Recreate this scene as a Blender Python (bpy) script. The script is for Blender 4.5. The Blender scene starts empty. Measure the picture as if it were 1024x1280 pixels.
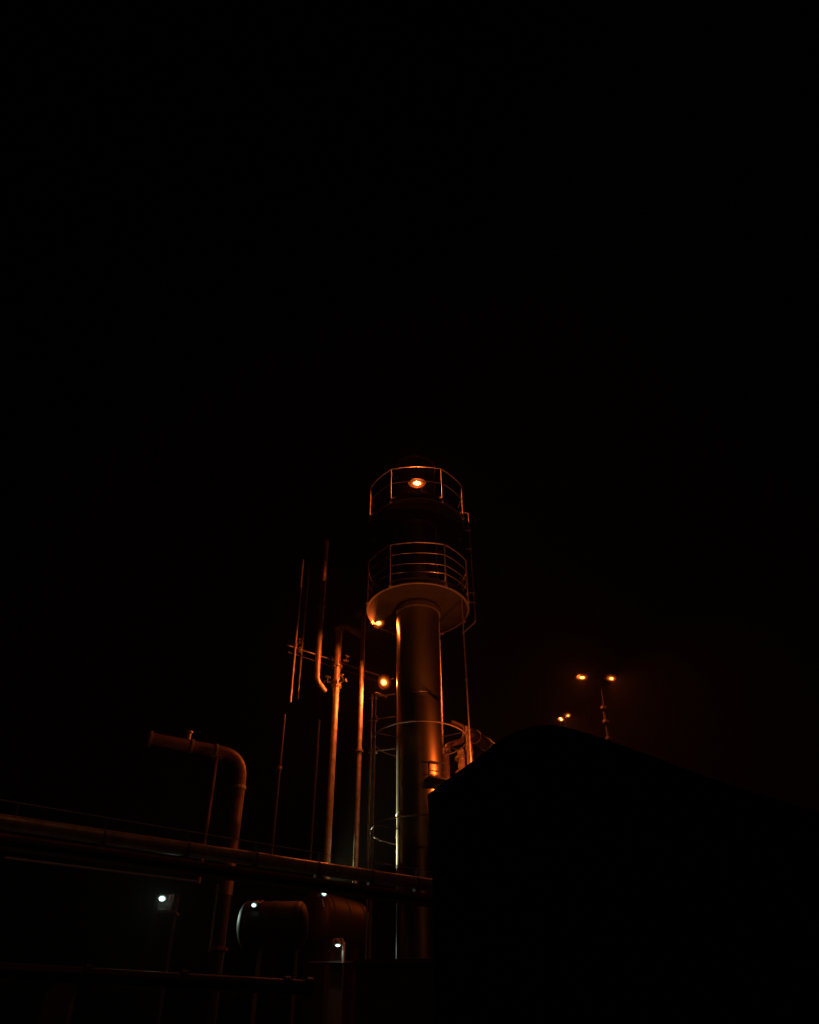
import bpy, bmesh, math, random
from mathutils import Vector, Matrix
random.seed(7)
scene = bpy.context.scene
COL = scene.collection

# ------------------------------------------------------------------ camera
CAM = Vector((0, 0, 1.6))
PITCH = math.radians(38.5)
ROLL = 0.0094
F = 1010.0                       # focal length in pixels of the 1024x1280 frame
FWD = Vector((0, math.cos(PITCH), math.sin(PITCH)))
R0 = Vector((1, 0, 0))
U0 = Vector((0, -math.sin(PITCH), math.cos(PITCH)))
UPV = U0 * math.cos(ROLL) + R0 * math.sin(ROLL)
RGT = R0 * math.cos(ROLL) - U0 * math.sin(ROLL)
cd = bpy.data.cameras.new('camera')
cam = bpy.data.objects.new('camera', cd)
COL.objects.link(cam)
cam.matrix_world = Matrix(((RGT.x, UPV.x, -FWD.x, CAM.x), (RGT.y, UPV.y, -FWD.y, CAM.y),
                           (RGT.z, UPV.z, -FWD.z, CAM.z), (0, 0, 0, 1)))
cd.sensor_fit = 'VERTICAL'
cd.sensor_height = 24.0
cd.lens = 24.0 * F / 1280.0
cd.clip_start = 0.05
cd.clip_end = 1000
scene.camera = cam

# ------------------------------------------------------------------ night sky and exposure
w = bpy.data.worlds.new('World')
scene.world = w
w.use_nodes = True
wn = w.node_tree
bg = wn.nodes['Background']
sky = wn.nodes.new('ShaderNodeTexSky')
sky.sky_type = 'NISHITA'
sky.sun_disc = False
sky.sun_elevation = math.radians(-14)
sky.sun_rotation = math.radians(200)
wn.links.new(sky.outputs[0], bg.inputs[0])
bg.inputs[1].default_value = 0.05
vs = scene.view_settings
vs.view_transform = 'Standard'
vs.look = 'None'
vs.exposure = 0
vs.gamma = 1
scene.cycles.use_denoising = True
scene.cycles.max_bounces = 5
scene.cycles.volume_bounces = 0
scene.cycles.sample_clamp_indirect = 4
SODIUM = (1.0, 0.145, 0.020)
SODIUM_LENS = (1.0, 0.42, 0.075)
COOL = (0.72, 1.0, 0.84)


def ray(px, py):
    return RGT * (px - 512) + UPV * (640 - py) + FWD * F


def at(px, py, D):
    d = ray(px, py)
    return CAM + d * (D / d.y)


def atz(px, py, z):
    d = ray(px, py)
    return CAM + d * ((z - CAM.z) / d.z)


# ------------------------------------------------------------------ materials
def mat(name, col, rough=0.5, metal=0.0, scale=6.0, var=0.35, bump=0.15, aniso=0.0, stretch=(1, 1, 1), dirt=None):
    m = bpy.data.materials.new(name)
    m.use_nodes = True
    nt = m.node_tree
    b = nt.nodes['Principled BSDF']
    tc = nt.nodes.new('ShaderNodeTexCoord')
    mp = nt.nodes.new('ShaderNodeMapping')
    mp.inputs['Scale'].default_value = stretch
    nt.links.new(tc.outputs['Object'], mp.inputs[0])
    n = nt.nodes.new('ShaderNodeTexNoise')
    n.inputs['Scale'].default_value = scale
    n.inputs['Detail'].default_value = 7
    n.inputs['Roughness'].default_value = 0.62
    nt.links.new(mp.outputs[0], n.inputs['Vector'])
    r = nt.nodes.new('ShaderNodeValToRGB')
    r.color_ramp.elements[0].position = 0.33
    r.color_ramp.elements[1].position = 0.68
    d = dirt or tuple(c * (1 - var) for c in col)
    r.color_ramp.elements[0].color = (*d, 1)
    r.color_ramp.elements[1].color = (*col, 1)
    nt.links.new(n.outputs['Fac'], r.inputs[0])
    nt.links.new(r.outputs[0], b.inputs['Base Color'])
    mr = nt.nodes.new('ShaderNodeMapRange')
    mr.inputs['To Min'].default_value = min(1, rough + 0.10)
    mr.inputs['To Max'].default_value = max(0.05, rough - 0.08)
    nt.links.new(n.outputs['Fac'], mr.inputs[0])
    nt.links.new(mr.outputs[0], b.inputs['Roughness'])
    b.inputs['Metallic'].default_value = metal
    if bump:
        n2 = nt.nodes.new('ShaderNodeTexNoise')
        n2.inputs['Scale'].default_value = scale * 5
        n2.inputs['Detail'].default_value = 4
        nt.links.new(mp.outputs[0], n2.inputs['Vector'])
        bp = nt.nodes.new('ShaderNodeBump')
        bp.inputs['Strength'].default_value = bump
        bp.inputs['Distance'].default_value = 0.02
        nt.links.new(n2.outputs['Fac'], bp.inputs['Height'])
        nt.links.new(bp.outputs[0], b.inputs['Normal'])
    return m


def emit(name, col, s, edge=None):
    m = bpy.data.materials.new(name)
    m.use_nodes = True
    b = m.node_tree.nodes['Principled BSDF']
    b.inputs['Base Color'].default_value = (0.5, 0.5, 0.5, 1)
    nt = m.node_tree
    # emission fades from the middle outward, a lens halo put into the colour
    tc = nt.nodes.new('ShaderNodeTexCoord')
    mp = nt.nodes.new('ShaderNodeVectorMath')
    mp.operation = 'SUBTRACT'
    mp.inputs[1].default_value = (.5, .5, .5)
    ln = nt.nodes.new('ShaderNodeVectorMath')
    ln.operation = 'LENGTH'
    cr_ = nt.nodes.new('ShaderNodeValToRGB')
    cr_.color_ramp.interpolation = 'EASE'
    e = cr_.color_ramp.elements
    e[0].position, e[0].color = .12, (*col, 1)
    e[1].position, e[1].color = .62, (*(edge or tuple(c * .4 for c in col)), 1)
    nt.links.new(tc.outputs['Generated'], mp.inputs[0])
    nt.links.new(mp.outputs[0], ln.inputs[0])
    nt.links.new(ln.outputs['Value'], cr_.inputs[0])
    nt.links.new(cr_.outputs[0], b.inputs['Emission Color'])
    b.inputs['Emission Strength'].default_value = s
    return m


M_STACK = mat('stack_steel', (0.50, 0.43, 0.30), 0.36, 1.0, 2.0, 0.30, 0.0, stretch=(3, 3, 0.5), dirt=(0.30, 0.27, 0.22))
M_GALV = mat('galvanised_steel', (0.55, 0.53, 0.50), 0.45, 0.8, 9.0, 0.35, 0.05)
M_PIPE = mat('pipe_cladding', (0.60, 0.56, 0.50), 0.45, 0.5, 5.0, 0.35, 0.10, dirt=(0.33, 0.25, 0.18))
M_RUST = mat('rusty_pipe', (0.34, 0.15, 0.09), 0.60, 0.3, 5.0, 0.5, 0.2, dirt=(0.15, 0.06, 0.04))
M_BEAM = mat('painted_beam', (0.16, 0.15, 0.14), 0.6, 0.2, 4.0, 0.4, 0.1)
M_PLATE = mat('platform_plate', (0.026, 0.022, 0.019), 0.7, 0.0, 3.5, 0.5, 0.12)
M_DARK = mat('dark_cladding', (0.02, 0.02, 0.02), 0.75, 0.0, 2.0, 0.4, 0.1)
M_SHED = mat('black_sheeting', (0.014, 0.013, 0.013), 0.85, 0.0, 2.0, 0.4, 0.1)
M_SHED.node_tree.nodes['Principled BSDF'].inputs['Specular IOR Level'].default_value = 0.15
M_CONC = mat('concrete_wall', (0.30, 0.29, 0.27), 0.85, 0.0, 3.0, 0.4, 0.25)
M_GROUND = mat('ground_concrete', (0.12, 0.115, 0.11), 0.9, 0.0, 1.2, 0.5, 0.3)
M_LAG = mat('pipe_lagging', (0.17, 0.115, 0.08), 0.45, 0.3, 5.0, 0.45, 0.1, dirt=(0.09, 0.055, 0.04))
M_POST = mat('railing_paint', (0.72, 0.66, 0.52), 0.5, 0.2, 8.0, 0.35, 0.05)
M_HOUSE = mat('lamp_housing', (0.10, 0.10, 0.10), 0.5, 0.4, 10.0, 0.3, 0.0)
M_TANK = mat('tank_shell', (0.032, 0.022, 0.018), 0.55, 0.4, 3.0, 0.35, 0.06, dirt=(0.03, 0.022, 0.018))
E_SOD = emit('sodium_lens', SODIUM_LENS, 9.0, (.10, .018, .001))
def halo(name, col, st):  # dim glowing ring that imitates lens bloom round a lamp
    m = bpy.data.materials.new(name)
    m.use_nodes = True
    b = m.node_tree.nodes['Principled BSDF']
    b.inputs['Base Color'].default_value = (.01, .006, .004, 1)
    b.inputs['Roughness'].default_value = .6
    b.inputs['Emission Color'].default_value = (*col, 1)
    b.inputs['Emission Strength'].default_value = st
    return m


E_HALO = halo('amber_halo', (1, .10, .006), .055)
E_CHALO = halo('cool_halo', (.45, .9, .75), .10)
E_CHALO_MID = halo('cool_halo_inner', (.6, 1, .85), .7)
E_HALO_MID = halo('amber_halo_inner', (1, .15, .010), .42)
E_COOL = emit('cool_lens', (0.80, 1.0, 0.92), 7.0)


def brushed(m, amount, turn):
    nt = m.node_tree
    b = nt.nodes['Principled BSDF']
    tg = nt.nodes.new('ShaderNodeTangent')
    tg.direction_type = 'RADIAL'
    tg.axis = 'Z'
    nt.links.new(tg.outputs[0], b.inputs['Tangent'])
    b.inputs['Anisotropic'].default_value = amount
    b.inputs['Anisotropic Rotation'].default_value = turn


brushed(M_STACK, 0.6, 0.25)


# ------------------------------------------------------------------ mesh helpers
def finish(name, bm, m, parent=None, smooth=True):
    me = bpy.data.meshes.new(name)
    bmesh.ops.recalc_face_normals(bm, faces=bm.faces[:])
    bm.to_mesh(me)
    bm.free()
    if smooth:
        for p in me.polygons:
            p.use_smooth = True
        try:
            me.set_sharp_from_angle(angle=math.radians(40))
        except Exception:
            pass
    me.materials.append(m)
    o = bpy.data.objects.new(name, me)
    COL.objects.link(o)
    if parent:
        o.parent = parent
        o.matrix_parent_inverse = parent.matrix_world.inverted()
    return o


def tag(o, label=None, cat=None, group=None, kind=None):
    for k, v in (('label', label), ('category', cat), ('group', group), ('kind', kind)):
        if v:
            o[k] = v
    return o


def empty(name, loc, label, cat, group=None):
    o = bpy.data.objects.new(name, None)
    COL.objects.link(o)
    o.location = loc
    o.empty_display_size = 0.2
    o.matrix_world = Matrix.Translation(loc)
    return tag(o, label, cat, group)


def fillet(pts, rad, n=7):
    pts = [Vector(p) for p in pts]
    out = [pts[0]]
    for i in range(1, len(pts) - 1):
        a, b, c = pts[i - 1], pts[i], pts[i + 1]
        d1, d2 = (a - b), (c - b)
        r = min(rad, d1.length * 0.49, d2.length * 0.49)
        p1, p2 = b + d1.normalized() * r, b + d2.normalized() * r
        for k in range(n + 1):
            t = k / n
            out.append(p1 * (1 - t) ** 2 + b * 2 * t * (1 - t) + p2 * t * t)
    out.append(pts[-1])
    return out


def tube(bm, pts, r, seg=14, closed=False, caps=True):
    pts = [Vector(p) for p in pts]
    n = len(pts)
    t0 = (pts[1] - pts[0]).normalized()
    nrm = t0.orthogonal().normalized()
    rings = []
    prev = t0
    for i, p in enumerate(pts):
        if closed:
            t = (pts[(i + 1) % n] - pts[i - 1]).normalized()
        elif i == 0:
            t = t0
        elif i == n - 1:
            t = (pts[i] - pts[i - 1]).normalized()
        else:
            t = ((pts[i + 1] - pts[i]).normalized() + (pts[i] - pts[i - 1]).normalized()).normalized()
        q = prev.rotation_difference(t)
        nrm = (q @ nrm)
        nrm = (nrm - t * nrm.dot(t)).normalized()
        prev = t
        bn = t.cross(nrm)
        rr = r[i] if isinstance(r, (list, tuple)) else r
        rings.append([bm.verts.new(p + (nrm * math.cos(2 * math.pi * k / seg) + bn * math.sin(2 * math.pi * k / seg)) * rr) for k in range(seg)])
    m = n if closed else n - 1
    for i in range(m):
        a, b = rings[i], rings[(i + 1) % n]
        off = 0
        if closed and i == n - 1:
            off = min(range(seg), key=lambda s: (b[s].co - a[0].co).length)
        for k in range(seg):
            bm.faces.new((a[k], a[(k + 1) % seg], b[(k + 1 + off) % seg], b[(k + off) % seg]))
    if caps and not closed:
        bm.faces.new(rings[0][::-1])
        bm.faces.new(rings[-1])
    return bm


def box(bm, c, size, rot=None, bev=0.0):
    M = Matrix.Translation(Vector(c)) @ (rot.to_4x4() if rot else Matrix.Identity(4)) @ Matrix.Diagonal((size[0], size[1], size[2], 1))
    g = bmesh.ops.create_cube(bm, size=1, matrix=M)
    if bev:
        es = list({e for v in g['verts'] for e in v.link_edges})
        bmesh.ops.bevel(bm, geom=es, offset=bev, segments=2, affect='EDGES', profile=0.5)
    return bm


def axis_rot(d, up=Vector((0, 0, 1))):
    """matrix whose x axis runs along d"""
    x = Vector(d).normalized()
    y = up.cross(x).normalized()
    z = x.cross(y)
    return Matrix((x, y, z)).transposed()


def lathe(bm, prof, c, seg=64):
    """prof = (r, z) list, revolved about the vertical through c"""
    rings = []
    for r, z in prof:
        rings.append([bm.verts.new((c[0] + r * math.cos(2 * math.pi * k / seg), c[1] + r * math.sin(2 * math.pi * k / seg), z)) for k in range(seg)])
    for a, b in zip(rings, rings[1:]):
        for k in range(seg):
            bm.faces.new((a[k], a[(k + 1) % seg], b[(k + 1) % seg], b[k]))
    return bm


def disc(bm, p, d, r, t, seg=20, bev=0.0):
    """short solid cylinder (flange) centred at p along d"""
    d = Vector(d).normalized()
    return tube(bm, [Vector(p) - d * t / 2, Vector(p) + d * t / 2], r, seg)


def circ(c, r, z, n=64, a0=0, a1=360):
    """arc round c; angle measured from the side facing the viewer, positive to the right"""
    full = abs(a1 - a0) >= 360
    m = n if full else n + 1
    out = []
    for i in range(m):
        a = math.radians(a0 + (a1 - a0) * i / n)
        out.append(Vector((c[0] + r * math.sin(a), c[1] - r * math.cos(a), z)))
    return out


def flange_pair(parent, p, d, r, name='flange', m=None):
    bm = bmesh.new()
    d = Vector(d).normalized()
    disc(bm, Vector(p) - d * 0.018, d, r, 0.026)
    disc(bm, Vector(p) + d * 0.018, d, r, 0.026)
    o1 = d.orthogonal().normalized()
    o2 = d.cross(o1)
    for k in range(8):
        a = k * math.pi / 4 + 0.2
        q = Vector(p) + (o1 * math.cos(a) + o2 * math.sin(a)) * r * 0.84
        tube(bm, [q - d * 0.05, q + d * 0.05], 0.012, 6)
    return finish(name, bm, m or M_GALV, parent)


def light(name, p, power, col, rad=0.02, kind='POINT', aim=None, cone=120, parent=None):
    l = bpy.data.lights.new(name, kind)
    l.energy = power
    l.color = col
    l.shadow_soft_size = rad
    if kind == 'SPOT':
        l.spot_size = math.radians(cone)
        l.spot_blend = 0.6
    o = bpy.data.objects.new(name, l)
    COL.objects.link(o)
    o.location = p
    if aim is not None:
        o.rotation_euler = (Vector(aim) - Vector(p)).to_track_quat('-Z', 'Y').to_euler()
    if parent:
        bpy.context.view_layer.update()
        o.parent = parent
        o.matrix_parent_inverse = parent.matrix_world.inverted()
    return o


def floodlight(name, p, aim, size, power, col, lens_mat, label, cat, group=None, mount=None, depth=0.14, cone=158, kind='SPOT', fwd=.035, laim=None, blend=.6):
    """box floodlight whose lens faces aim; mount = point the bracket runs to"""
    p = Vector(p)
    d = (Vector(aim) - p).normalized()
    right = d.cross(Vector((0, 0, 1))).normalized()
    upv = right.cross(d)
    R = Matrix((right, d, upv)).transposed()
    wd, ht = size
    t = empty(name, p, label, cat, group)
    # tapered housing behind the lens
    bm = bmesh.new()
    front, back = [], []
    if lens_mat in (E_HALO, E_CHALO):
        cs = [(math.cos(k * math.pi / 10), math.sin(k * math.pi / 10)) for k in range(20)]
    else:
        cs = [(-1, -1), (1, -1), (1, 1), (-1, 1)]
    for sx, sz in cs:
        front.append(bm.verts.new(p + R @ Vector((sx * (wd / 2 + .008), -0.006, sz * (ht / 2 + .008)))))
        back.append(bm.verts.new(p + R @ Vector((sx * wd * .30, -depth, sz * ht * .30))))
    for k in range(len(cs)):
        bm.faces.new((front[k], front[(k + 1) % len(cs)], back[(k + 1) % len(cs)], back[k]))
    bm.faces.new(front)
    bm.faces.new(back[::-1])
    for k in range(3):
        box(bm, p + R @ Vector(((k - 1) * wd * .25, -depth - .015, 0)), (0.012, 0.04, ht * .6), R)
    finish('housing', bm, M_HOUSE, t, False)
    dome = lens_mat in (E_HALO, E_CHALO)
    cool_ = lens_mat is E_CHALO
    bm = bmesh.new()
    for sz in (-1, 1):
        if dome:
            break
        box(bm, p + R @ Vector((0, .004, sz * (ht / 2 + .008))), (wd + .036, .03, .016), R)
    for sx in (-1, 1):
        if dome:
            break
        box(bm, p + R @ Vector((sx * (wd / 2 + .008), .004, 0)), (.016, .03, ht), R)
    if dome:
        tube(bm, [p + R @ Vector((math.cos(k * math.pi / 16) * (wd / 2 + .006), 0, math.sin(k * math.pi / 16) * (ht / 2 + .006))) for k in range(32)], .008, 8, True)
    finish('rim', bm, M_SHED, t, False)
    bm = bmesh.new()
    if dome:
        bmesh.ops.create_uvsphere(bm, u_segments=28, v_segments=14, radius=1, matrix=Matrix.Translation(p) @ R.to_4x4() @ Matrix.Diagonal((wd / 2, .020, ht / 2, 1)))  # oversized nested ellipsoids, a bloom halo painted as emission
        for nm, mt_, q_, dd_ in (('inner_halo', E_CHALO_MID if cool_ else E_HALO_MID, .40 if cool_ else .37, .012), ('burner', E_COOL if cool_ else E_SOD, .30 if cool_ else .25, .026)):
            bm2 = bmesh.new()
            bmesh.ops.create_uvsphere(bm2, u_segments=24, v_segments=12, radius=1, matrix=Matrix.Translation(p + d * dd_) @ R.to_4x4() @ Matrix.Diagonal((wd * q_, .020, ht * q_, 1)))
            finish(nm, bm2, mt_, t)
    else:
        box(bm, p + R @ Vector((0, 0.002, 0)), (wd, 0.012, ht), R, 0.004)
    finish('lens', bm, lens_mat, t, False)  # on round lamps this is the outermost painted halo ring
    bm = bmesh.new()
    for sx in (-1, 1):
        tube(bm, fillet([p + R @ Vector((sx * (wd / 2 + .03), -depth * .4, 0)), p + R @ Vector((sx * (wd / 2 + .03), -depth - .05, .0)), p + R @ Vector((0, -depth - .06, 0))], .02, 3), 0.010, 8)
    if mount is not None:
        tube(bm, [p + R @ Vector((0, -depth - .05, 0)), Vector(mount)], 0.016, 8)
    finish('bracket', bm, M_GALV, t)
    fwd = max(fwd, .075) if dome else fwd
    lo = light('bulb', p + d * fwd, power, col, 0.02, kind, p + (Vector(laim) if laim else d) * 2, cone, t)
    if kind == 'SPOT':
        lo.data.spot_blend = blend
    return t


# ------------------------------------------------------------------ setting
bm = bmesh.new()
bmesh.ops.create_grid(bm, x_segments=40, y_segments=40, size=400)
tag(finish('ground', bm, M_GROUND, None, False), kind='structure')

# ------------------------------------------------------------------ chimney stack
DT = 20.4
T = at(522.5, 760, DT)
TX, TY = T.x, T.y
TC = (TX, TY)
SR = 0.62
z_low = at(523, 726, DT - 1.5).z       # deck of the lower platform
z_up = at(523, 620, DT - 1.5).z        # deck of the upper platform
stack = empty('chimney_stack', (TX, TY, 0), 'tall round steel chimney stack with two ringed platforms, lit orange from the side', 'chimney stack')
bm = bmesh.new()
top = z_up + 2.4
prof = [(SR + .25, 0), (SR + .25, .08), (SR, .10)]
z = 2.1
while z < top:
    prof += [(SR, z - .012), (SR + .004, z - .009), (SR + .004, z + .009), (SR, z + .012)]
    z += 3.05
prof += [(SR, top), (SR + .05, top + .01), (SR + .05, top + .08), (SR - .04, top + .08), (SR - .05, top - 1.2), (0.001, top - 1.2)]
lathe(bm, prof, TC, 128)
finish('shaft', bm, M_STACK, stack)
# vertical seam and small bore pipe on the front of the shaft
bm = bmesh.new()
a = math.radians(-9)
sx, sy = TX + (SR + .006) * math.sin(a), TY - (SR + .006) * math.cos(a)
box(bm, (sx, sy, 4.2), (.018, .014, 7.0), Matrix.Rotation(a, 3, 'Z'))
finish('shell_seam', bm, M_STACK, stack)

POSTS = (-73, -31, 31, 72, 114, 150, -150, -114)


def platform(zd, rails, h, name):
    P = empty(name, (TX, TY, zd), None, None)
    P.parent = stack
    P.matrix_parent_inverse = stack.matrix_world.inverted()
    r = 1.5
    bm = bmesh.new()
    prof = [(SR + .006, zd + .005), (r, zd + .005), (r, zd - .02), (SR + .006, zd - .02)]
    lathe(bm, prof + [prof[0]], TC, 96)
    finish('deck', bm, M_PLATE if name == 'lower_platform' else M_SHED, P)  # upper deck coloured black, its shade put into the material
    bm = bmesh.new()
    lathe(bm, [(r + .004, zd - .07), (r + .012, zd - .07), (r + .012, zd - .03), (r + .004, zd - .03), (r + .004, zd - .07)], TC, 96)
    lathe(bm, [(r + .004, zd - .07), (r - .05, zd - .07), (r - .05, zd - .062), (r + .004, zd - .062)], TC, 96)
    finish('rim_angle', bm, M_GALV if name == 'lower_platform' else M_DARK, P)  # upper rim darkened likewise to stand in for shade
    bm = bmesh.new()
    lathe(bm, [(r - .012, zd + .012), (r - .004, zd + .012), (r - .004, zd + .13), (r - .012, zd + .13), (r - .012, zd + .012)], TC, 96)
    finish('toe_plate', bm, M_GALV, P)
    bm = bmesh.new()
    lathe(bm, [(SR + .035, zd - .25), (SR + .035, zd - .10), (SR + .003, zd - .10), (SR + .003, zd - .25), (SR + .035, zd - .25)], TC, 64)
    finish('collar', bm, M_BEAM, P)
    for ang in POSTS:
        a = math.radians(ang)
        d = Vector((math.sin(a), -math.cos(a), 0))
        c = Vector((TX, TY, 0)) + d * (r + .035)
        bm = bmesh.new()
        tube(bm, [c + Vector((0, 0, zd - .10)), c + Vector((0, 0, zd + h))], .021, 12)
        box(bm, c - d * .008 + Vector((0, 0, zd - .05)), (.07, .03, .10), Matrix.Rotation(a, 3, 'Z'))
        tube(bm, [c + Vector((0, 0, zd - .06)) - d * .03, c + Vector((0, 0, zd - .06)) + d * .045], .014, 6)
        finish('railing_post', bm, M_POST, P)
    for i, zr in enumerate(rails):
        bm = bmesh.new()
        rp_ = []
        ps = sorted(POSTS)
        for a0, a1 in zip(ps, ps[1:] + [ps[0] + 360]):
            for q_ in range(12):
                an = a0 + (a1 - a0) * q_ / 12
                half = math.radians((a1 - a0) / 2)
                ch = math.cos(half) / math.cos(math.radians(an - (a0 + a1) / 2))
                rp_.append(circ(TC, (r + .035) * (1 - .45 * (1 - ch)), zr, 1, an, an)[0])
        tube(bm, rp_, .021 if i == 0 else .010, 10, True)
        finish('top_rail' if i == 0 else 'middle_rail', bm, M_GALV, P)
    return P


h_low = at(523, 675.4, DT - 1.53).z - z_low
rl = [at(523, y, DT - 1.53).z for y in (675.4, 688.5, 701.6)]
rl.append(at(523, 712, DT - 1.53).z)
platform(z_low, rl, h_low, 'lower_platform')
h_up = at(523, 580.5, DT - 1.53).z - z_up
platform(z_up, [z_up + h_up, z_up + h_up * .52], h_up, 'upper_platform')

# ring pipes that hold the small pipes off the shaft
for (yy, nm) in ((901, 0), (1018.5, 1)):
    zr = at(523, yy, DT - 1.24).z
    bm = bmesh.new()
    tube(bm, circ(TC, 1.24, zr, 96), .017, 10, True)
    ring = finish('support_ring', bm, M_BEAM, stack)
    for ang in (-62, 62, 118, -118):
        a = math.radians(ang)
        d = Vector((math.sin(a), -math.cos(a), 0))
        bm = bmesh.new()
        c = Vector((TX, TY, zr - .03))
        tube(bm, [c + d * (SR - .01), c + d * 1.23], .010, 8)
        finish('ring_strut', bm, M_DARK, ring)

# conduit down the right side of both platforms
def path_tube(name, pts, r, m, parent=None, bend=.12, seg=12):
    bm = bmesh.new()
    tube(bm, fillet(pts, bend), r, seg)
    return finish(name, bm, m, parent)


co = empty('conduit', at(592, 780, DT), 'thin steel conduit running down outside the two stack platforms on the right', 'conduit')
pA = at(571, 641, DT - .15)
pB = at(585.5, 641, DT - .15)
pC = Vector((pB.x, pB.y, at(592, 777, DT - .15).z))
pD = Vector((TX + 1.42 * math.sin(math.radians(112)), TY - 1.42 * math.cos(math.radians(112)), pC.z))
path_tube('tube', [pA, pB, pC, pD], .019, M_GALV, co, .08)
for yy in (663, 686, 741, 753):
    z = at(587, yy, DT - .15).z
    bm = bmesh.new()
    box(bm, (pB.x, pB.y, z), (.07, .06, .045))
    box(bm, (pB.x - .08, pB.y, z), (.12, .02, .02))
    finish('clip', bm, M_GALV, co)
q = at(577, 742, DT - .55)
dn = empty('downpipe', (q.x, q.y, 6), 'long thin downpipe dropping from the right edge of the lower platform', 'pipe')
path_tube('tube', [(q.x, q.y, at(577, 722, DT - .55).z), (q.x, q.y, at(590, 985, DT - .55).z)], .019, M_PIPE, dn)
for yy in (790, 850, 912):
    bm = bmesh.new()
    box(bm, (q.x, q.y, at(580, yy, DT - .55).z), (.06, .05, .03))
    finish('clip', bm, M_GALV, dn)

# small step bracket on the front right of the shaft
sb = empty('step_bracket', at(545, 970, DT - .9), 'small dark step bracket with handrail on the front right of the stack', 'bracket')
zs = at(545, 974, DT - .8).z
bm = bmesh.new()
box(bm, (TX + .42, TY - .72, zs), (.62, .34, .05), Matrix.Rotation(math.radians(28), 3, 'Z'), .006)
finish('tread', bm, M_SHED, sb)
bm = bmesh.new()
a1 = at(536.5, 971, DT - .95)
b1 = at(562, 975, DT - .6)
hA = Vector((0, 0, at(536.5, 951, DT - .95).z - a1.z))
tube(bm, fillet([a1, a1 + hA, b1 + hA], .05), .016, 8)
tube(bm, [a1 + hA * .42, b1 + hA * .42], .013, 8)
finish('handrail', bm, M_SHED, sb)

# ------------------------------------------------------------------ vertical pipes left of the stack
def vpipe(px, y0, y1, D, r, label, name='pipe', m=None, flanges=(), group='upright pipes beside the stack', top=None, bottom=None, bend=.3):
    a = at(px, y0, D)
    b = Vector((a.x, a.y, at(px, y1, D).z))
    t = empty(name, (a.x, a.y, b.z), label, 'pipe', group)
    pts = ([Vector(v) for v in top(a)] if top else []) + [a, b] + ([Vector(v) for v in bottom(b)] if bottom else [])
    path_tube('pipe_run', pts, r, m or M_PIPE, t, bend, 18)
    for y in flanges:
        flange_pair(t, (a.x, a.y, at(px, y, D).z), (0, 0, 1), r * 1.65)
    return t, a, b


DP = 22.8
vpipe(379, 700, 878, 22.1, .040, 'thin upright pipe, leftmost of the lit pipes beside the stack', flanges=(806,))
vpipe(386.5, 706, 874, 22.9, .028, 'very thin dim pipe just right of the leftmost lit pipe')
vpipe(408, 676, 838, 22.3, .088, 'tall steel pipe rising highest beside the stack and ending in a short bend', flanges=(757,),
      bottom=lambda b: [b + Vector((.0, .1, -.28)), b + Vector((.22, .5, -.45))], bend=.25)
vpipe(424.5, 779, 1112, DP, .100, 'thick steel pipe with a bent top and flanges, brightest beside the stack', flanges=(787, 833, 853, 858),
      top=lambda a: [a + Vector((.62, .75, .0))], bend=.38)
vpipe(455, 762, 1112, DP + .2, .068, 'slender steel pipe with a curled top between the thick pipe and the stack', flanges=(939,),
      top=lambda a: [a + Vector((-.26, .40, .02))], bend=.30)
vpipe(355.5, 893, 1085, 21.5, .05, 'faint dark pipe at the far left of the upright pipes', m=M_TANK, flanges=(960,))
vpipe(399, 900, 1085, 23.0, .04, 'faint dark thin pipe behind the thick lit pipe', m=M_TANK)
# a pair of small pipes clamped to the rings
pr, a, b = vpipe(469, 866, 1200, 20.2, .034, 'right hand one of two small pipes clamped to the stack rings', flanges=(897,),
                 top=lambda a: [a + Vector((.3, .25, -.02))], bend=.08)
vpipe(465, 868, 1200, 20.5, .026, 'left hand one of two small pipes clamped to the stack rings', flanges=(899, 938))
for yy in (872, 900, 940):
    bm = bmesh.new()
    box(bm, (a.x - .04, a.y + .15, at(467, yy, 20.3).z), (.24, .05, .035))
    tube(bm, [(a.x - .15, a.y + .1, at(467, yy, 20.3).z), (a.x + .55, a.y - .1, at(467, yy, 20.3).z)], .012, 8)
    finish('pipe_clamp', bm, M_GALV, pr)

# sloping run of small bore line that carries the lamp
zc = at(360, 808, 22.3).z
cr = empty('branch_pipe', at(420, 826, 23.2), 'thin horizontal branch pipe crossing behind the upright pipes to the lamp', 'pipe')
run = [atz(358, 806, zc), atz(402, 817, zc), atz(440, 831, zc), atz(481, 846.5, zc)]
path_tube('pipe_run', [run[0], run[-1]], .026, M_PIPE, cr)
run2 = [atz(360, 815, zc - .12), atz(470, 851, zc - .12)]
path_tube('lower_run', run2, .016, M_LAG, cr)
for (px, py) in ((375, 812), (415, 824), (450, 836)):
    p = atz(px, py, zc - .06)
    bm = bmesh.new()
    box(bm, p, (.06, .06, .2))
    finish('clamp', bm, M_GALV, cr)


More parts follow.
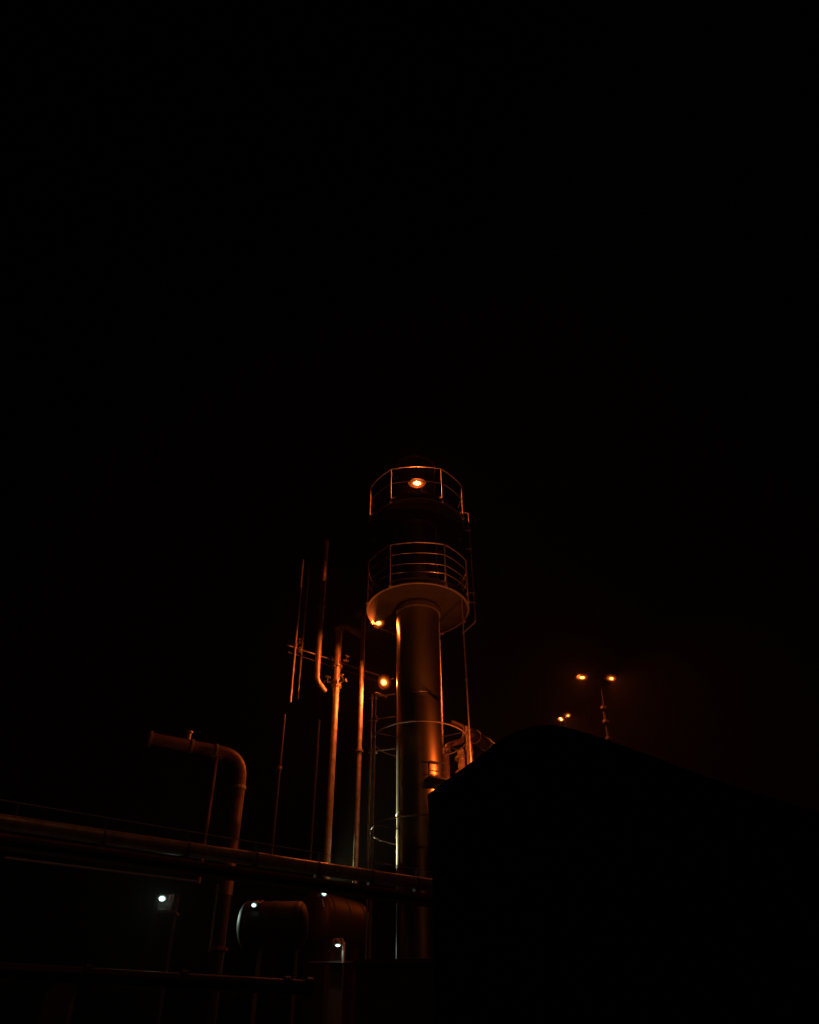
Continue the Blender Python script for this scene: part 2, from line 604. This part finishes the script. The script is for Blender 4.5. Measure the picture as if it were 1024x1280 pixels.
def valve(px, py, D, s, label, ang=0):
    s *= .72
    p = at(px, py, D)
    t = empty('gate_valve', p, label, 'valve', 'valves on the upright pipes')
    bm = bmesh.new()
    R = Matrix.Rotation(ang, 3, 'Z')
    X = R @ Vector((1, 0, 0))
    tube(bm, [p - X * s * 1.2, p - X * s * .5, p, p + X * s * .5, p + X * s * 1.2], [s * .35, s * .4, s * .65, s * .4, s * .35], 14)
    disc(bm, p - X * s * 1.2, X, s * .75, s * .2)
    disc(bm, p + X * s * 1.2, X, s * .75, s * .2)
    finish('valve_body', bm, M_BEAM, t)
    ax = (R @ Vector((0, -.75, .65))).normalized()
    bm = bmesh.new()
    tube(bm, [p, p + ax * s * 2.6], s * .16, 8)
    disc(bm, p + ax * s * 1.0, ax, s * .5, s * .25)
    finish('stem', bm, M_BEAM, t)
    bm = bmesh.new()
    o1 = ax.orthogonal().normalized()
    o2 = ax.cross(o1)
    c = p + ax * s * 2.5
    tube(bm, [c + (o1 * math.cos(k * math.pi / 12) + o2 * math.sin(k * math.pi / 12)) * s * 1.05 for k in range(24)], s * .12, 8, True)
    for k in range(4):
        d = o1 * math.cos(k * math.pi / 2) + o2 * math.sin(k * math.pi / 2)
        tube(bm, [c, c + d * s * 1.05], s * .09, 6)
    finish('handwheel', bm, M_BEAM, t)
    return t


valve(374.5, 804, 21.9, .075, 'small valve on the leftmost lit pipe', .3)
valve(432, 826, 22.6, .09, 'small valve right of the thick pipe where the branch pipe crosses', .5)
valve(429, 851, 22.6, .11, 'larger valve low on the right side of the thick pipe', -.4)
valve(409, 853, 22.3, .10, 'valve at the foot of the tall pipe, left of the thick pipe', .2)

# ------------------------------------------------------------------ pipes and small vessel right of the stack
rp = empty('bent_pipe', at(570, 960, 21.8), 'bent steel pipe right of the stack looping over and down behind the dark roof', 'pipe')
a = at(560.5, 1000, 21.6)
pts = [a, Vector((a.x, a.y, at(560, 932, 21.6).z)), at(580, 925.5, 21.9), at(582.5, 910, 21.9), at(566, 903, 22.3)]
path_tube('pipe_run', pts, .07, M_LAG, rp, .16, 16)
flange_pair(rp, (a.x, a.y, at(560, 938, 21.6).z), (0, 0, 1), .12)
for (px, yt, D, r, lab) in ((577, 938, 22.0, .12, 'short stout upright pipe right of the stack, just above the dark roof'),
                            (583.5, 908, 21.6, .045, 'thin upright pipe with clamps right of the stack'),
                            (589, 930, 21.7, .030, 'thinnest upright pipe right of the stack, nearest the horizontal vessel')):
    t, a, b = vpipe(px, yt, 1000, D, r, lab, flanges=(yt + 10, yt + 28), group='upright pipes right of the stack')
ve = empty('vessel', at(608, 930, 22.5), 'dim horizontal vessel partly hidden behind the dark roof right of the stack', 'vessel')
zz = at(592, 920, 22.2).z
va = at(588, 917, 22.6)
vb = Vector((at(628, 938, 23.6).x, 24.2, va.z))
d = (vb - va).normalized()
bm = bmesh.new()
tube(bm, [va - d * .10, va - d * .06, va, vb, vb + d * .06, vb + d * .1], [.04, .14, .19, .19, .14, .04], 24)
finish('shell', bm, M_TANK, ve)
for s in (.15, .5, .85):
    bm = bmesh.new()
    disc(bm, va.lerp(vb, s), d, .205, .04, 24)
    finish('band', bm, M_GALV, ve)

# ------------------------------------------------------------------ pipe rack crossing the lower left
ZP = at(536, 1108, 16.0).z
pl, prr = atz(-60, 1018, ZP), atz(536, 1106, ZP)
dirr = (prr - pl).normalized()
pe = prr + dirr * 1.2
rack = empty('pipe_rack', (pl + pe) / 2 - Vector((0, 0, (pl.z))), 'steel pipe rack crossing the lower left with a big lit pipe on top', 'pipe rack')
bm = bmesh.new()
tube(bm, [pl, pe], .108, 24)
mp = finish('main_pipe', bm, M_PIPE, rack)
for px, py in ((130, 1045), (235, 1060), (320, 1073), (400, 1084), (466, 1094), (522, 1103)):
    p = atz(px, py, ZP)
    s = (p - pl).dot(dirr)
    p = pl + dirr * s
    bm = bmesh.new()
    tube(bm, [p - dirr * .02, p + dirr * .02], .117, 24)
    box(bm, p - Vector((0, 0, .13)), (.10, .10, .10), axis_rot(dirr))
    finish('pipe_saddle', bm, M_BEAM, rack)
back = dirr.cross(Vector((0, 0, 1))).normalized()
if back.y < 0:
    back = -back
# girder: I-section below the pipe
g0, g1 = atz(4, 1071, at(245, 1101, 14.3).z), atz(245, 1101, at(245, 1101, 14.3).z)
off = (g1 - pl).dot(back)
ZB = g1.z
gl = pl + back * .25
gr = pe + back * .25
R = axis_rot(dirr)
L = (gr - gl).length
mid = (gl + gr) / 2
ht = ZP - .18 - ZB
bm = bmesh.new()
box(bm, Vector((mid.x, mid.y, ZB + ht / 2)), (L, .02, ht - .03), R)
box(bm, Vector((mid.x, mid.y, ZB + .006)), (L, .20, .015), R)
box(bm, Vector((mid.x, mid.y, ZP - .187)), (L, .20, .015), R)
for k in range(18):
    c = gl + dirr * (L * (k + .5) / 18)
    box(bm, Vector((c.x, c.y, ZB + ht / 2)) - back * .05, (.012, .08, ht - .05), R)
finish('girder', bm, M_BEAM, rack)
bm = bmesh.new()
tube(bm, [pl + back * .05 + Vector((0, 0, -.23)) - back * .18, pe - back * .13 + Vector((0, 0, -.23))], .04, 12)
finish('small_pipe', bm, M_RUST, rack)
# thin rail on stubs above the pipe
ZR = at(530, 1088, 16.0).z
ra, rb = atz(20, 1003, ZR), atz(530, 1088, ZR)
rd = (rb - ra).normalized()
bm = bmesh.new()
tube(bm, [ra - rd * 1.5, rb + rd * 1.2], .009, 8)
finish('guard_wire', bm, M_GALV, rack)
for px, py in ((24, 1004), (134, 1023), (235, 1039), (321, 1053), (400, 1066), (466, 1077), (522, 1086)):
    p = atz(px, py, ZR)
    p = ra + rd * (p - ra).dot(rd)
    bm = bmesh.new()
    tube(bm, [p + Vector((0, 0, .012)), Vector((p.x, p.y, ZP - .17))], .013, 8)
    finish('rail_post', bm, M_BEAM, rack)
# columns of the rack
for s, px in ((0, -48), (1, 720)):
    p = gl + dirr * ((at(px, 1110, 14.5) - gl).dot(dirr))
    bm = bmesh.new()
    hh = ZB - .005
    box(bm, (p.x, p.y, hh / 2), (.012, .17, hh), R)
    box(bm, Vector((p.x, p.y, hh / 2)) - dirr * .1, (.014, .22, hh), R)
    box(bm, Vector((p.x, p.y, hh / 2)) + dirr * .1, (.014, .22, hh), R)
    box(bm, (p.x, p.y, 3.3), (.27, .27, .05), R)
    box(bm, (p.x, p.y, hh / 2), (.19, .20, hh - .01), R)
    finish('column', bm, M_RUST, rack)
# thin tube added under the girder to stand in for its white edge highlight
bm = bmesh.new()
cz = at(245, 1102, 14.2).z
tube(bm, [atz(6, 1072, cz), atz(246, 1102, cz)], .017, 10)
finish('conduit', bm, M_GALV, rack)

# ------------------------------------------------------------------ high bent pipe on the left
hp = empty('overhead_pipe', at(294, 1062, 20.8), 'large overhead pipe on the left bending down behind the pipe rack', 'pipe')
b0 = at(304, 945, 20.8)
zt = b0.z
l0 = atz(186, 923, zt)
l0 = Vector((l0.x, l0.y, zt))
bot = Vector((b0.x, b0.y, at(284, 1120, 20.8).z))
path_tube('pipe_run', [l0, b0, bot], .155, M_LAG, hp, .62, 24)
hd = (b0 - l0).normalized()
L = (b0 - l0).length
flange_pair(hp, l0 + hd * .03, hd, .20)
flange_pair(hp, l0 + hd * L * .44, hd, .185)
flange_pair(hp, l0 + hd * L * .70, hd, .185)
flange_pair(hp, (b0.x, b0.y, at(304, 985, 20.8).z), (0, 0, 1), .185)
bm = bmesh.new()
tube(bm, [(b0.x, b0.y, 0), (b0.x, b0.y, bot.z)], .13, 20)
finish('lower_riser', bm, M_TANK, hp)
flange_pair(hp, (b0.x, b0.y, at(272, 1187, 20.8).z), (0, 0, 1), .20, m=M_RUST)
bm = bmesh.new()
tube(bm, [(b0.x - .22, b0.y, at(270, 1190, 20.8).z), (b0.x - .22, b0.y, at(284, 1105, 20.8).z)], .032, 12)
finish('edge_glint_tube', bm, M_GALV, hp)  # tube added to catch a pale highlight along the left edge
p = l0 + hd * L * .40
bm = bmesh.new()
tube(bm, [p, p + Vector((0, 0, .34))], .05, 12)
disc(bm, p + Vector((0, 0, .36)), (0, 0, 1), .09, .04)
finish('vent_stub', bm, M_PIPE, hp)
p = l0 + hd * L * .72
zq = at(262, 1104, p.y).z
sp = empty('pipe_prop', (p.x, p.y, zq), 'thin prop standing under the overhead pipe on the left', 'prop')
bm = bmesh.new()
tube(bm, [Vector((p.x, p.y, zq)), Vector((p.x, p.y, zt - .16))], .052, 12)
finish('tube', bm, M_LAG, sp)
bm = bmesh.new()
box(bm, (p.x, p.y, zt - .165), (.26, .26, .02))
finish('cap_plate', bm, M_GALV, sp)

# ------------------------------------------------------------------ low rusty pipe at the bottom left
zl = at(100, 1222, 10.6).z
la, lb = atz(-60, 1211, zl), atz(386, 1235, zl)
lp = empty('ground_pipe', (lb.x, lb.y, zl), 'dim rusty pipe running along the bottom left and ending in a flange', 'pipe')
bm = bmesh.new()
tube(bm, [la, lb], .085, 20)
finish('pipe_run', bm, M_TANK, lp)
ld = (lb - la).normalized()
for s in (.35, .62, .93, 1.0):
    flange_pair(lp, la.lerp(lb, s), ld, .115, m=M_TANK)
post = la.lerp(lb, .29)
bm = bmesh.new()
box(bm, (post.x, post.y, (zl - .09) / 2), (.3, .12, zl - .09))
finish('trestle', bm, M_BEAM, lp)

# ------------------------------------------------------------------ tanks behind the rack
def tank(px, py, D, px2, D2, r, label, bands):
    a = at(px, py, D)
    b = at(px2, py, D2)
    b = Vector((b.x, b.y, a.z))
    d = (b - a).normalized()
    t = empty('horizontal_tank', (a + b) / 2 - Vector((0, 0, r)), label, 'tank', 'horizontal tanks behind the pipe rack')
    bm = bmesh.new()
    pts, rr = [], []
    for k in range(9):
        an = k / 8 * math.pi / 2
        pts.append(a - d * r * .45 * math.cos(an) + d * 0.0)
        rr.append(max(.01, r * math.sin(an)))
    for k in range(9):
        an = k / 8 * math.pi / 2
        pts.append(b + d * r * .45 * math.sin(an))
        rr.append(max(.01, r * math.cos(an)))
    tube(bm, pts, rr, 40)
    finish('shell', bm, M_TANK, t)
    for s in bands:
        bm = bmesh.new()
        disc(bm, a.lerp(b, s), d, r + .012, .05, 40)
        finish('band', bm, M_DARK, t)
    for s in (.15, .85):
        c = a.lerp(b, s)
        bm = bmesh.new()
        box(bm, (c.x, c.y, (a.z - r * .7) / 2), (.3, r * 1.2, a.z - r * .7), axis_rot(d))
        finish('saddle', bm, M_SHED, t)
    return t, a, b, d


tk1, ta, tb, td = tank(309, 1156, 18.6, 374, 18.6, .44, 'nearer horizontal tank with banded shell under the lamp behind the rack', (.0, .28, .55, .95))
tk2, tc2, td2, _ = tank(392, 1148, 30.0, 440, 31.5, .85, 'farther reddish horizontal tank under the small lamp left of the stack', (.1, .5, .9))

# ------------------------------------------------------------------ buildings
# arched-roof shed, black against the sky on the right
DB = 11.0
prof = [(534.5, 993), (566, 969.5), (600, 945), (618, 930), (634, 919.5), (652, 911.5), (672, 907.3), (690, 906), (706, 908.5), (722, 913), (745, 920), (775, 930.5),
        (805, 941.5), (840, 955), (880, 970), (925, 985), (975, 1000), (1040, 1022), (1120, 1052)]
sh = empty('arched_shed', at(800, 1280, DB + 2), 'black unlit shed with a rounded roof filling the lower right', 'shed')
P = [at(x, y, DB) for x, y in prof]
depth = 3.4
bm = bmesh.new()
ov = .10
f = [bm.verts.new((p.x, DB + .06, p.z - .07)) for p in P]
f2 = [bm.verts.new((p.x, DB + .06 + depth, p.z - .07)) for p in P]
x0, x1 = P[0].x + .04, P[-1].x
f[0].co.x = x0
XB = x0 * (DB + .06 + depth) / (DB + .06) + .06
f2[0].co.x = XB
b0_, b1_ = bm.verts.new((x0, DB + .06, 0)), bm.verts.new((x1, DB + .06, 0))
c0_, c1_ = bm.verts.new((XB, DB + .06 + depth, 0)), bm.verts.new((x1, DB + .06 + depth, 0))
bm.faces.new([b0_] + f + [b1_])
bm.faces.new([c0_] + f2 + [c1_])
bm.faces.new((b0_, f[0], f2[0], c0_))
bm.faces.new((b1_, f[-1], f2[-1], c1_))
k = x0 + .18
while k < x1 - .1:
    zt_ = 0
    for p, q2 in zip(P, P[1:]):
        if p.x <= k <= q2.x:
            zt_ = p.z + (q2.z - p.z) * (k - p.x) / (q2.x - p.x)
    box(bm, (k, DB + .05, (zt_ - .12) / 2), (.03, .03, zt_ - .12))
    k += .28
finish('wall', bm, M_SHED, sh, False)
bm = bmesh.new()
ft = [bm.verts.new((p.x, DB, p.z)) for p in P]
fb = [bm.verts.new((p.x, DB, p.z - .06)) for p in P]
bt = [bm.verts.new((max(p.x, XB - .03), DB + depth + .15, p.z)) for p in P]
bb = [bm.verts.new((max(p.x, XB - .03), DB + depth + .15, p.z - .06)) for p in P]
for i in range(len(P) - 1):
    bm.faces.new((ft[i], ft[i + 1], bt[i + 1], bt[i]))
    bm.faces.new((fb[i], fb[i + 1], bb[i + 1], bb[i]))
    bm.faces.new((ft[i], ft[i + 1], fb[i + 1], fb[i]))
    bm.faces.new((bt[i], bt[i + 1], bb[i + 1], bb[i]))
bm.faces.new((ft[0], fb[0], bb[0], bt[0]))
bm.faces.new((ft[-1], fb[-1], bb[-1], bt[-1]))
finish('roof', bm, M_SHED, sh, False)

# low flat plant building hiding the foot of the stack
ph = empty('plant_building', at(470, 1280, 18.4), 'low flat dark building in front of the foot of the stack', 'building')
A, B = at(446, 1199, 18.2), at(700, 1199, 18.2)
bm = bmesh.new()
box(bm, ((A.x + B.x) / 2, 18.2 + .55, (A.z - .1) / 2), (B.x - A.x, 1.0, A.z - .1))
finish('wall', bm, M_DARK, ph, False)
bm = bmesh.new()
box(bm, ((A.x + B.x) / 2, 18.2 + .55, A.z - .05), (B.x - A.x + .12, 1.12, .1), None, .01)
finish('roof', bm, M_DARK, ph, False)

# narrow concrete pier with the left white lamp
pw = at(206, 1123, 20.6)
pier = empty('concrete_pier', (pw.x, pw.y, 0), 'narrow concrete pier lit from above by the leftmost white lamp', 'pier')
bm = bmesh.new()
box(bm, (pw.x + .02, pw.y + .15, (pw.z + .12) / 2), (.52, .26, pw.z + .12), None, .015)
finish('shaft', bm, M_SHED, pier, False)
bm = bmesh.new()
c = at(206, 1141, 20.35)
box(bm, (c.x + .05, pw.y - .17, c.z), (.46, .36, .04))
finish('ledge', bm, M_BEAM, pier, False)
bm = bmesh.new()
box(bm, (pw.x + .04, pw.y, pw.z - .08), (.34, .03, .36), None, .006)
finish('mounting_board', bm, M_BEAM, pier, False)

# small post and panel at the lowest white lamp
pw2 = at(429, 1182, 26)
pp = empty('service_kiosk', (pw2.x, pw2.y, 0), 'small service kiosk with a pale corner post under the lowest white lamp', 'kiosk')
k0 = at(413, 1180, 26)
bm = bmesh.new()
box(bm, ((k0.x + pw2.x) / 2, 26.3, (k0.z + .15) / 2), (pw2.x - k0.x, .4, k0.z + .15))
finish('wall', bm, M_DARK, pp, False)
bm = bmesh.new()
tube(bm, [(pw2.x + .04, 25.75, at(428, 1204, 25.75).z), (pw2.x + .04, 25.75, k0.z)], .05, 12)
finish('corner_post', bm, M_GALV, pp)
c = at(415, 1203, 25.9)
bm = bmesh.new()
box(bm, (c.x, 25.95, c.z), (1.3, .25, .05))
finish('shelf', bm, M_TANK, pp, False)

# ------------------------------------------------------------------ lamps on the plant
# upper floodlight on the stack
p = Vector((at(521.5, 604, DT - .88).x, DT - .88, at(521.5, 604, DT - .88).z))
floodlight('floodlight', p, p + Vector((0, -1.0, -.75)), (.54, .29), 150, SODIUM, E_HALO,
           'lit orange floodlight at the very top of the stack inside the upper railing', 'lamp', 'orange floodlights on the plant', kind='POINT', fwd=.055, mount=p + Vector((0, .3, .02)))
# floodlight under the lower platform
a = math.radians(-127)
p = at(474, 778.5, TY + .70)
floodlight('floodlight', p, p + Vector((-.5, -.8, -1.0)), (.42, .32), 260, SODIUM, E_HALO,
           'lit orange floodlight on the left rim of the lower platform', 'lamp', 'orange floodlights on the plant', cone=178, blend=.3, laim=(-.55, -.15, -1.0), fwd=.06, mount=p + Vector((.0, .1, .22)))
# floodlight on the branch pipe
p = at(480.5, 852.5, 22.6)
floodlight('floodlight', p, p + Vector((-.5, -.8, -.75)), (.46, .46), 360, SODIUM, E_HALO,
           'lit orange floodlight at the end of the branch pipe left of the shaft', 'lamp', 'orange floodlights on the plant', cone=178, blend=.4, laim=(-.6, -.3, -.8), fwd=.06, mount=run[-1])
# uplight on the plant building roof, hidden by the shed
p = at(572, 1000, 17.6)
floodlight('uplight', p, (TX - .1, TY - .5, z_low + .1), (.2, .14), 640, (1, .20, .035), E_SOD,
           'orange uplight behind the shed aimed at the lower platform', 'lamp', mount=(p.x, 17.9, p.z - .5), cone=30)
bm = bmesh.new()
tube(bm, [(p.x, 17.9, 0), (p.x, 17.9, p.z - .4)], .04, 10)
up = tag(finish('lamp_post', bm, M_BEAM), 'short dark post carrying the uplight behind the shed', 'post')
# small deck lamp
a = math.radians(26)
p = Vector((TX + 1.12 * math.sin(a), TY - 1.12 * math.cos(a), z_low + .16))
floodlight('deck_lamp', p, p + Vector((-.1, -1, -.2)), (.06, .03), 20, SODIUM, E_SOD,
           'tiny amber deck lamp low on the lower platform behind its front railing', 'lamp', mount=p + Vector((0, .05, -.15)), depth=.05, kind='POINT', fwd=.03)
# wall lamp out of sight behind the shed, lighting the right of the stack
p = at(608, 957, 19.25)
floodlight('floodlight', p, (TX + .3, TY + .2, p.z + 1.2), (.18, .12), 300, SODIUM, E_SOD,
           'orange floodlight low behind the shed roof shining on the right of the stack', 'lamp', 'orange floodlights on the plant', cone=176, blend=.5, laim=(-.6, .25, .7), fwd=.05, mount=(p.x, 19.25, A.z + .02))

# white lamps
p = at(203, 1123, 20.38)
floodlight('bulkhead_lamp', p, p + Vector((-.05, -1, -.6)), (.21, .16), 150, COOL, E_CHALO,
           'leftmost white lamp, above the narrow concrete pier', 'lamp', 'small white lamps', mount=(p.x + .05, pw.y + .03, p.z + .05), cone=165)
p = at(318, 1131, 18.1)
floodlight('bulkhead_lamp', p, p + Vector((-.3, -.8, -.6)), (.14, .10), 1.2, COOL, E_CHALO,
           'white lamp on top of the nearer banded tank', 'lamp', 'small white lamps', mount=p + Vector((.05, .2, -.1)))
p = at(405, 1117, 25.0)
floodlight('bulkhead_lamp', p, (TX - .6, TY, p.z + .9), (.19, .18), 2600, (.98, 1.0, .55), E_CHALO,
           'small white lamp just under the rack girder, over the farther tank', 'lamp', 'small white lamps', mount=p + Vector((0, .2, -.3)), cone=34)
p = at(422.5, 1181, 25.7)
floodlight('bulkhead_lamp', p, p + Vector((0, -.5, -1)), (.20, .13), 5, COOL, E_CHALO,
           'lowest white lamp, beside the pale corner post of the kiosk', 'lamp', 'small white lamps', mount=p + Vector((.0, .5, .05)))


# ------------------------------------------------------------------ twin-arm mast lamps on the right
def mast(px, py, D, heads, label, powr, m, nodes=(), rad=.11, size=(.34, .22)):
    b = at(px, py, D)
    t = empty('mast_lamp', (b.x, b.y, 0), label, 'mast lamp', 'twin headed mast lamps')
    bm = bmesh.new()
    tube(bm, [(b.x, b.y, 0), (b.x, b.y, b.z)], [rad, rad * .6], 14)
    finish('pole', bm, M_DARK, t)
    for y in nodes:
        zz = at(px, y, D).z
        bm = bmesh.new()
        disc(bm, (b.x, b.y, zz), (0, 0, 1), rad * 1.45, .12)
        finish('joint', bm, M_BEAM, t)
    for (hx, hy, dd, tilt) in heads:
        h = at(hx, hy, D + dd)
        bm = bmesh.new()
        tube(bm, fillet([b - Vector((0, 0, .1)), b + Vector((0, 0, .12)), h + Vector((0, 0, .14))], .2), .025, 8)
        finish('arm', bm, M_SHED, t)
        out = Vector((h.x - b.x, h.y - b.y, 0)).normalized()
        dn_ = (Vector((0, 0, -1)) + out * tilt + Vector((0, -.5, 0))).normalized()
        R = axis_rot(out, dn_)
        bm = bmesh.new()
        box(bm, h - dn_ * .085, (size[0] * 2.0, size[1] * 2.0, .08), R, .03)
        finish('head', bm, M_HOUSE, t)
        bm = bmesh.new()
        c = h
        bmesh.ops.create_uvsphere(bm, u_segments=16, v_segments=8, radius=1, matrix=Matrix.Translation(c) @ R.to_4x4() @ Matrix.Diagonal((size[0] / 2, size[1] / 2, .07, 1)))
        finish('lens', bm, m, t)
        bm = bmesh.new()
        bmesh.ops.create_uvsphere(bm, u_segments=18, v_segments=10, radius=1, matrix=Matrix.Translation(c + dn_ * .0) @ R.to_4x4() @ Matrix.Diagonal((size[0] * .74, size[1] * .74, .05, 1)))
        finish('inner_halo', bm, E_HALO_MID, t)  # glow ring added round the mast lens to imitate bloom
        bm = bmesh.new()
        bmesh.ops.create_uvsphere(bm, u_segments=18, v_segments=10, radius=1, matrix=Matrix.Translation(c - dn_ * .01) @ R.to_4x4() @ Matrix.Diagonal((size[0] * 1.0, size[1] * 1.0, .04, 1)))
        finish('halo', bm, E_HALO, t)  # outer, dimmer ring of the same painted bloom
        light('bulb', c + dn_ * .09, powr, SODIUM, .03, 'SPOT', c + dn_ * 2 + out * .9, 174, t)
    return t


mast(748.5, 851, 36, [(727.5, 846.5, -.3, .25), (763.5, 847.5, .4, .45)], 'taller twin headed mast lamp glowing orange above the shed roof', 1300, E_SOD, (885, 902, 923), .09)
mast(705.5, 901, 46, [(701.5, 899, -.5, .3), (709.5, 894, .5, .3)], 'smaller farther twin headed mast lamp just over the shed roof peak', 750, E_SOD, (911,), .09, (.34, .24))
hm_ = empty('high_mast', (.3, -6, 0), 'high mast floodlight standing behind the viewer, out of the picture', 'mast lamp')
bm = bmesh.new()
tube(bm, [(.3, -6, 0), (.3, -6, 30.2)], [.3, .12], 16)
finish('pole', bm, M_GALV, hm_)
bm = bmesh.new()
box(bm, (.3, -5.9, 30.3), (1.2, .5, .25), None, .04)
finish('head', bm, M_HOUSE, hm_)
bm = bmesh.new()
box(bm, (.3, -5.8, 30.165), (1.0, .3, .02))
finish('lens', bm, E_SOD, hm_, False)
light('bulb', (.3, -5.75, 30.0), 820, (1, .30, .085), .3, 'SPOT', (-7, 17, 5), 33, hm_)
b = at(737.5, 894, 40)
fp = empty('slim_mast', (b.x, b.y, 0), 'slim bare mast between the two mast lamps', 'mast')
bm = bmesh.new()
tube(bm, [(b.x, b.y, 0), b], [.07, .04], 10)
finish('pole', bm, M_DARK, fp)
bm = bmesh.new()
tube(bm, [b, b + Vector((0, 0, .5))], .012, 6)
finish('lightning_rod', bm, M_GALV, fp)

# ------------------------------------------------------------------ night air that glows round the lamps
HAZE = 0.0003
bm = bmesh.new()
box(bm, (0, 32, 13.9), (120, 72, 29.8 + 0.0))
hz = finish('haze', bm, M_DARK, None, False)
hm = bpy.data.materials.new('night_haze')
hm.use_nodes = True
nt = hm.node_tree
nt.nodes.clear()
out = nt.nodes.new('ShaderNodeOutputMaterial')
pv = nt.nodes.new('ShaderNodeVolumePrincipled')
pv.inputs['Color'].default_value = (.9, .88, .86, 1)
pv.inputs['Density'].default_value = HAZE
pv.inputs['Anisotropy'].default_value = 0.3
nt.links.new(pv.outputs[0], out.inputs['Volume'])
hz.data.materials.clear()
hz.data.materials.append(hm)
tag(hz, kind='stuff')
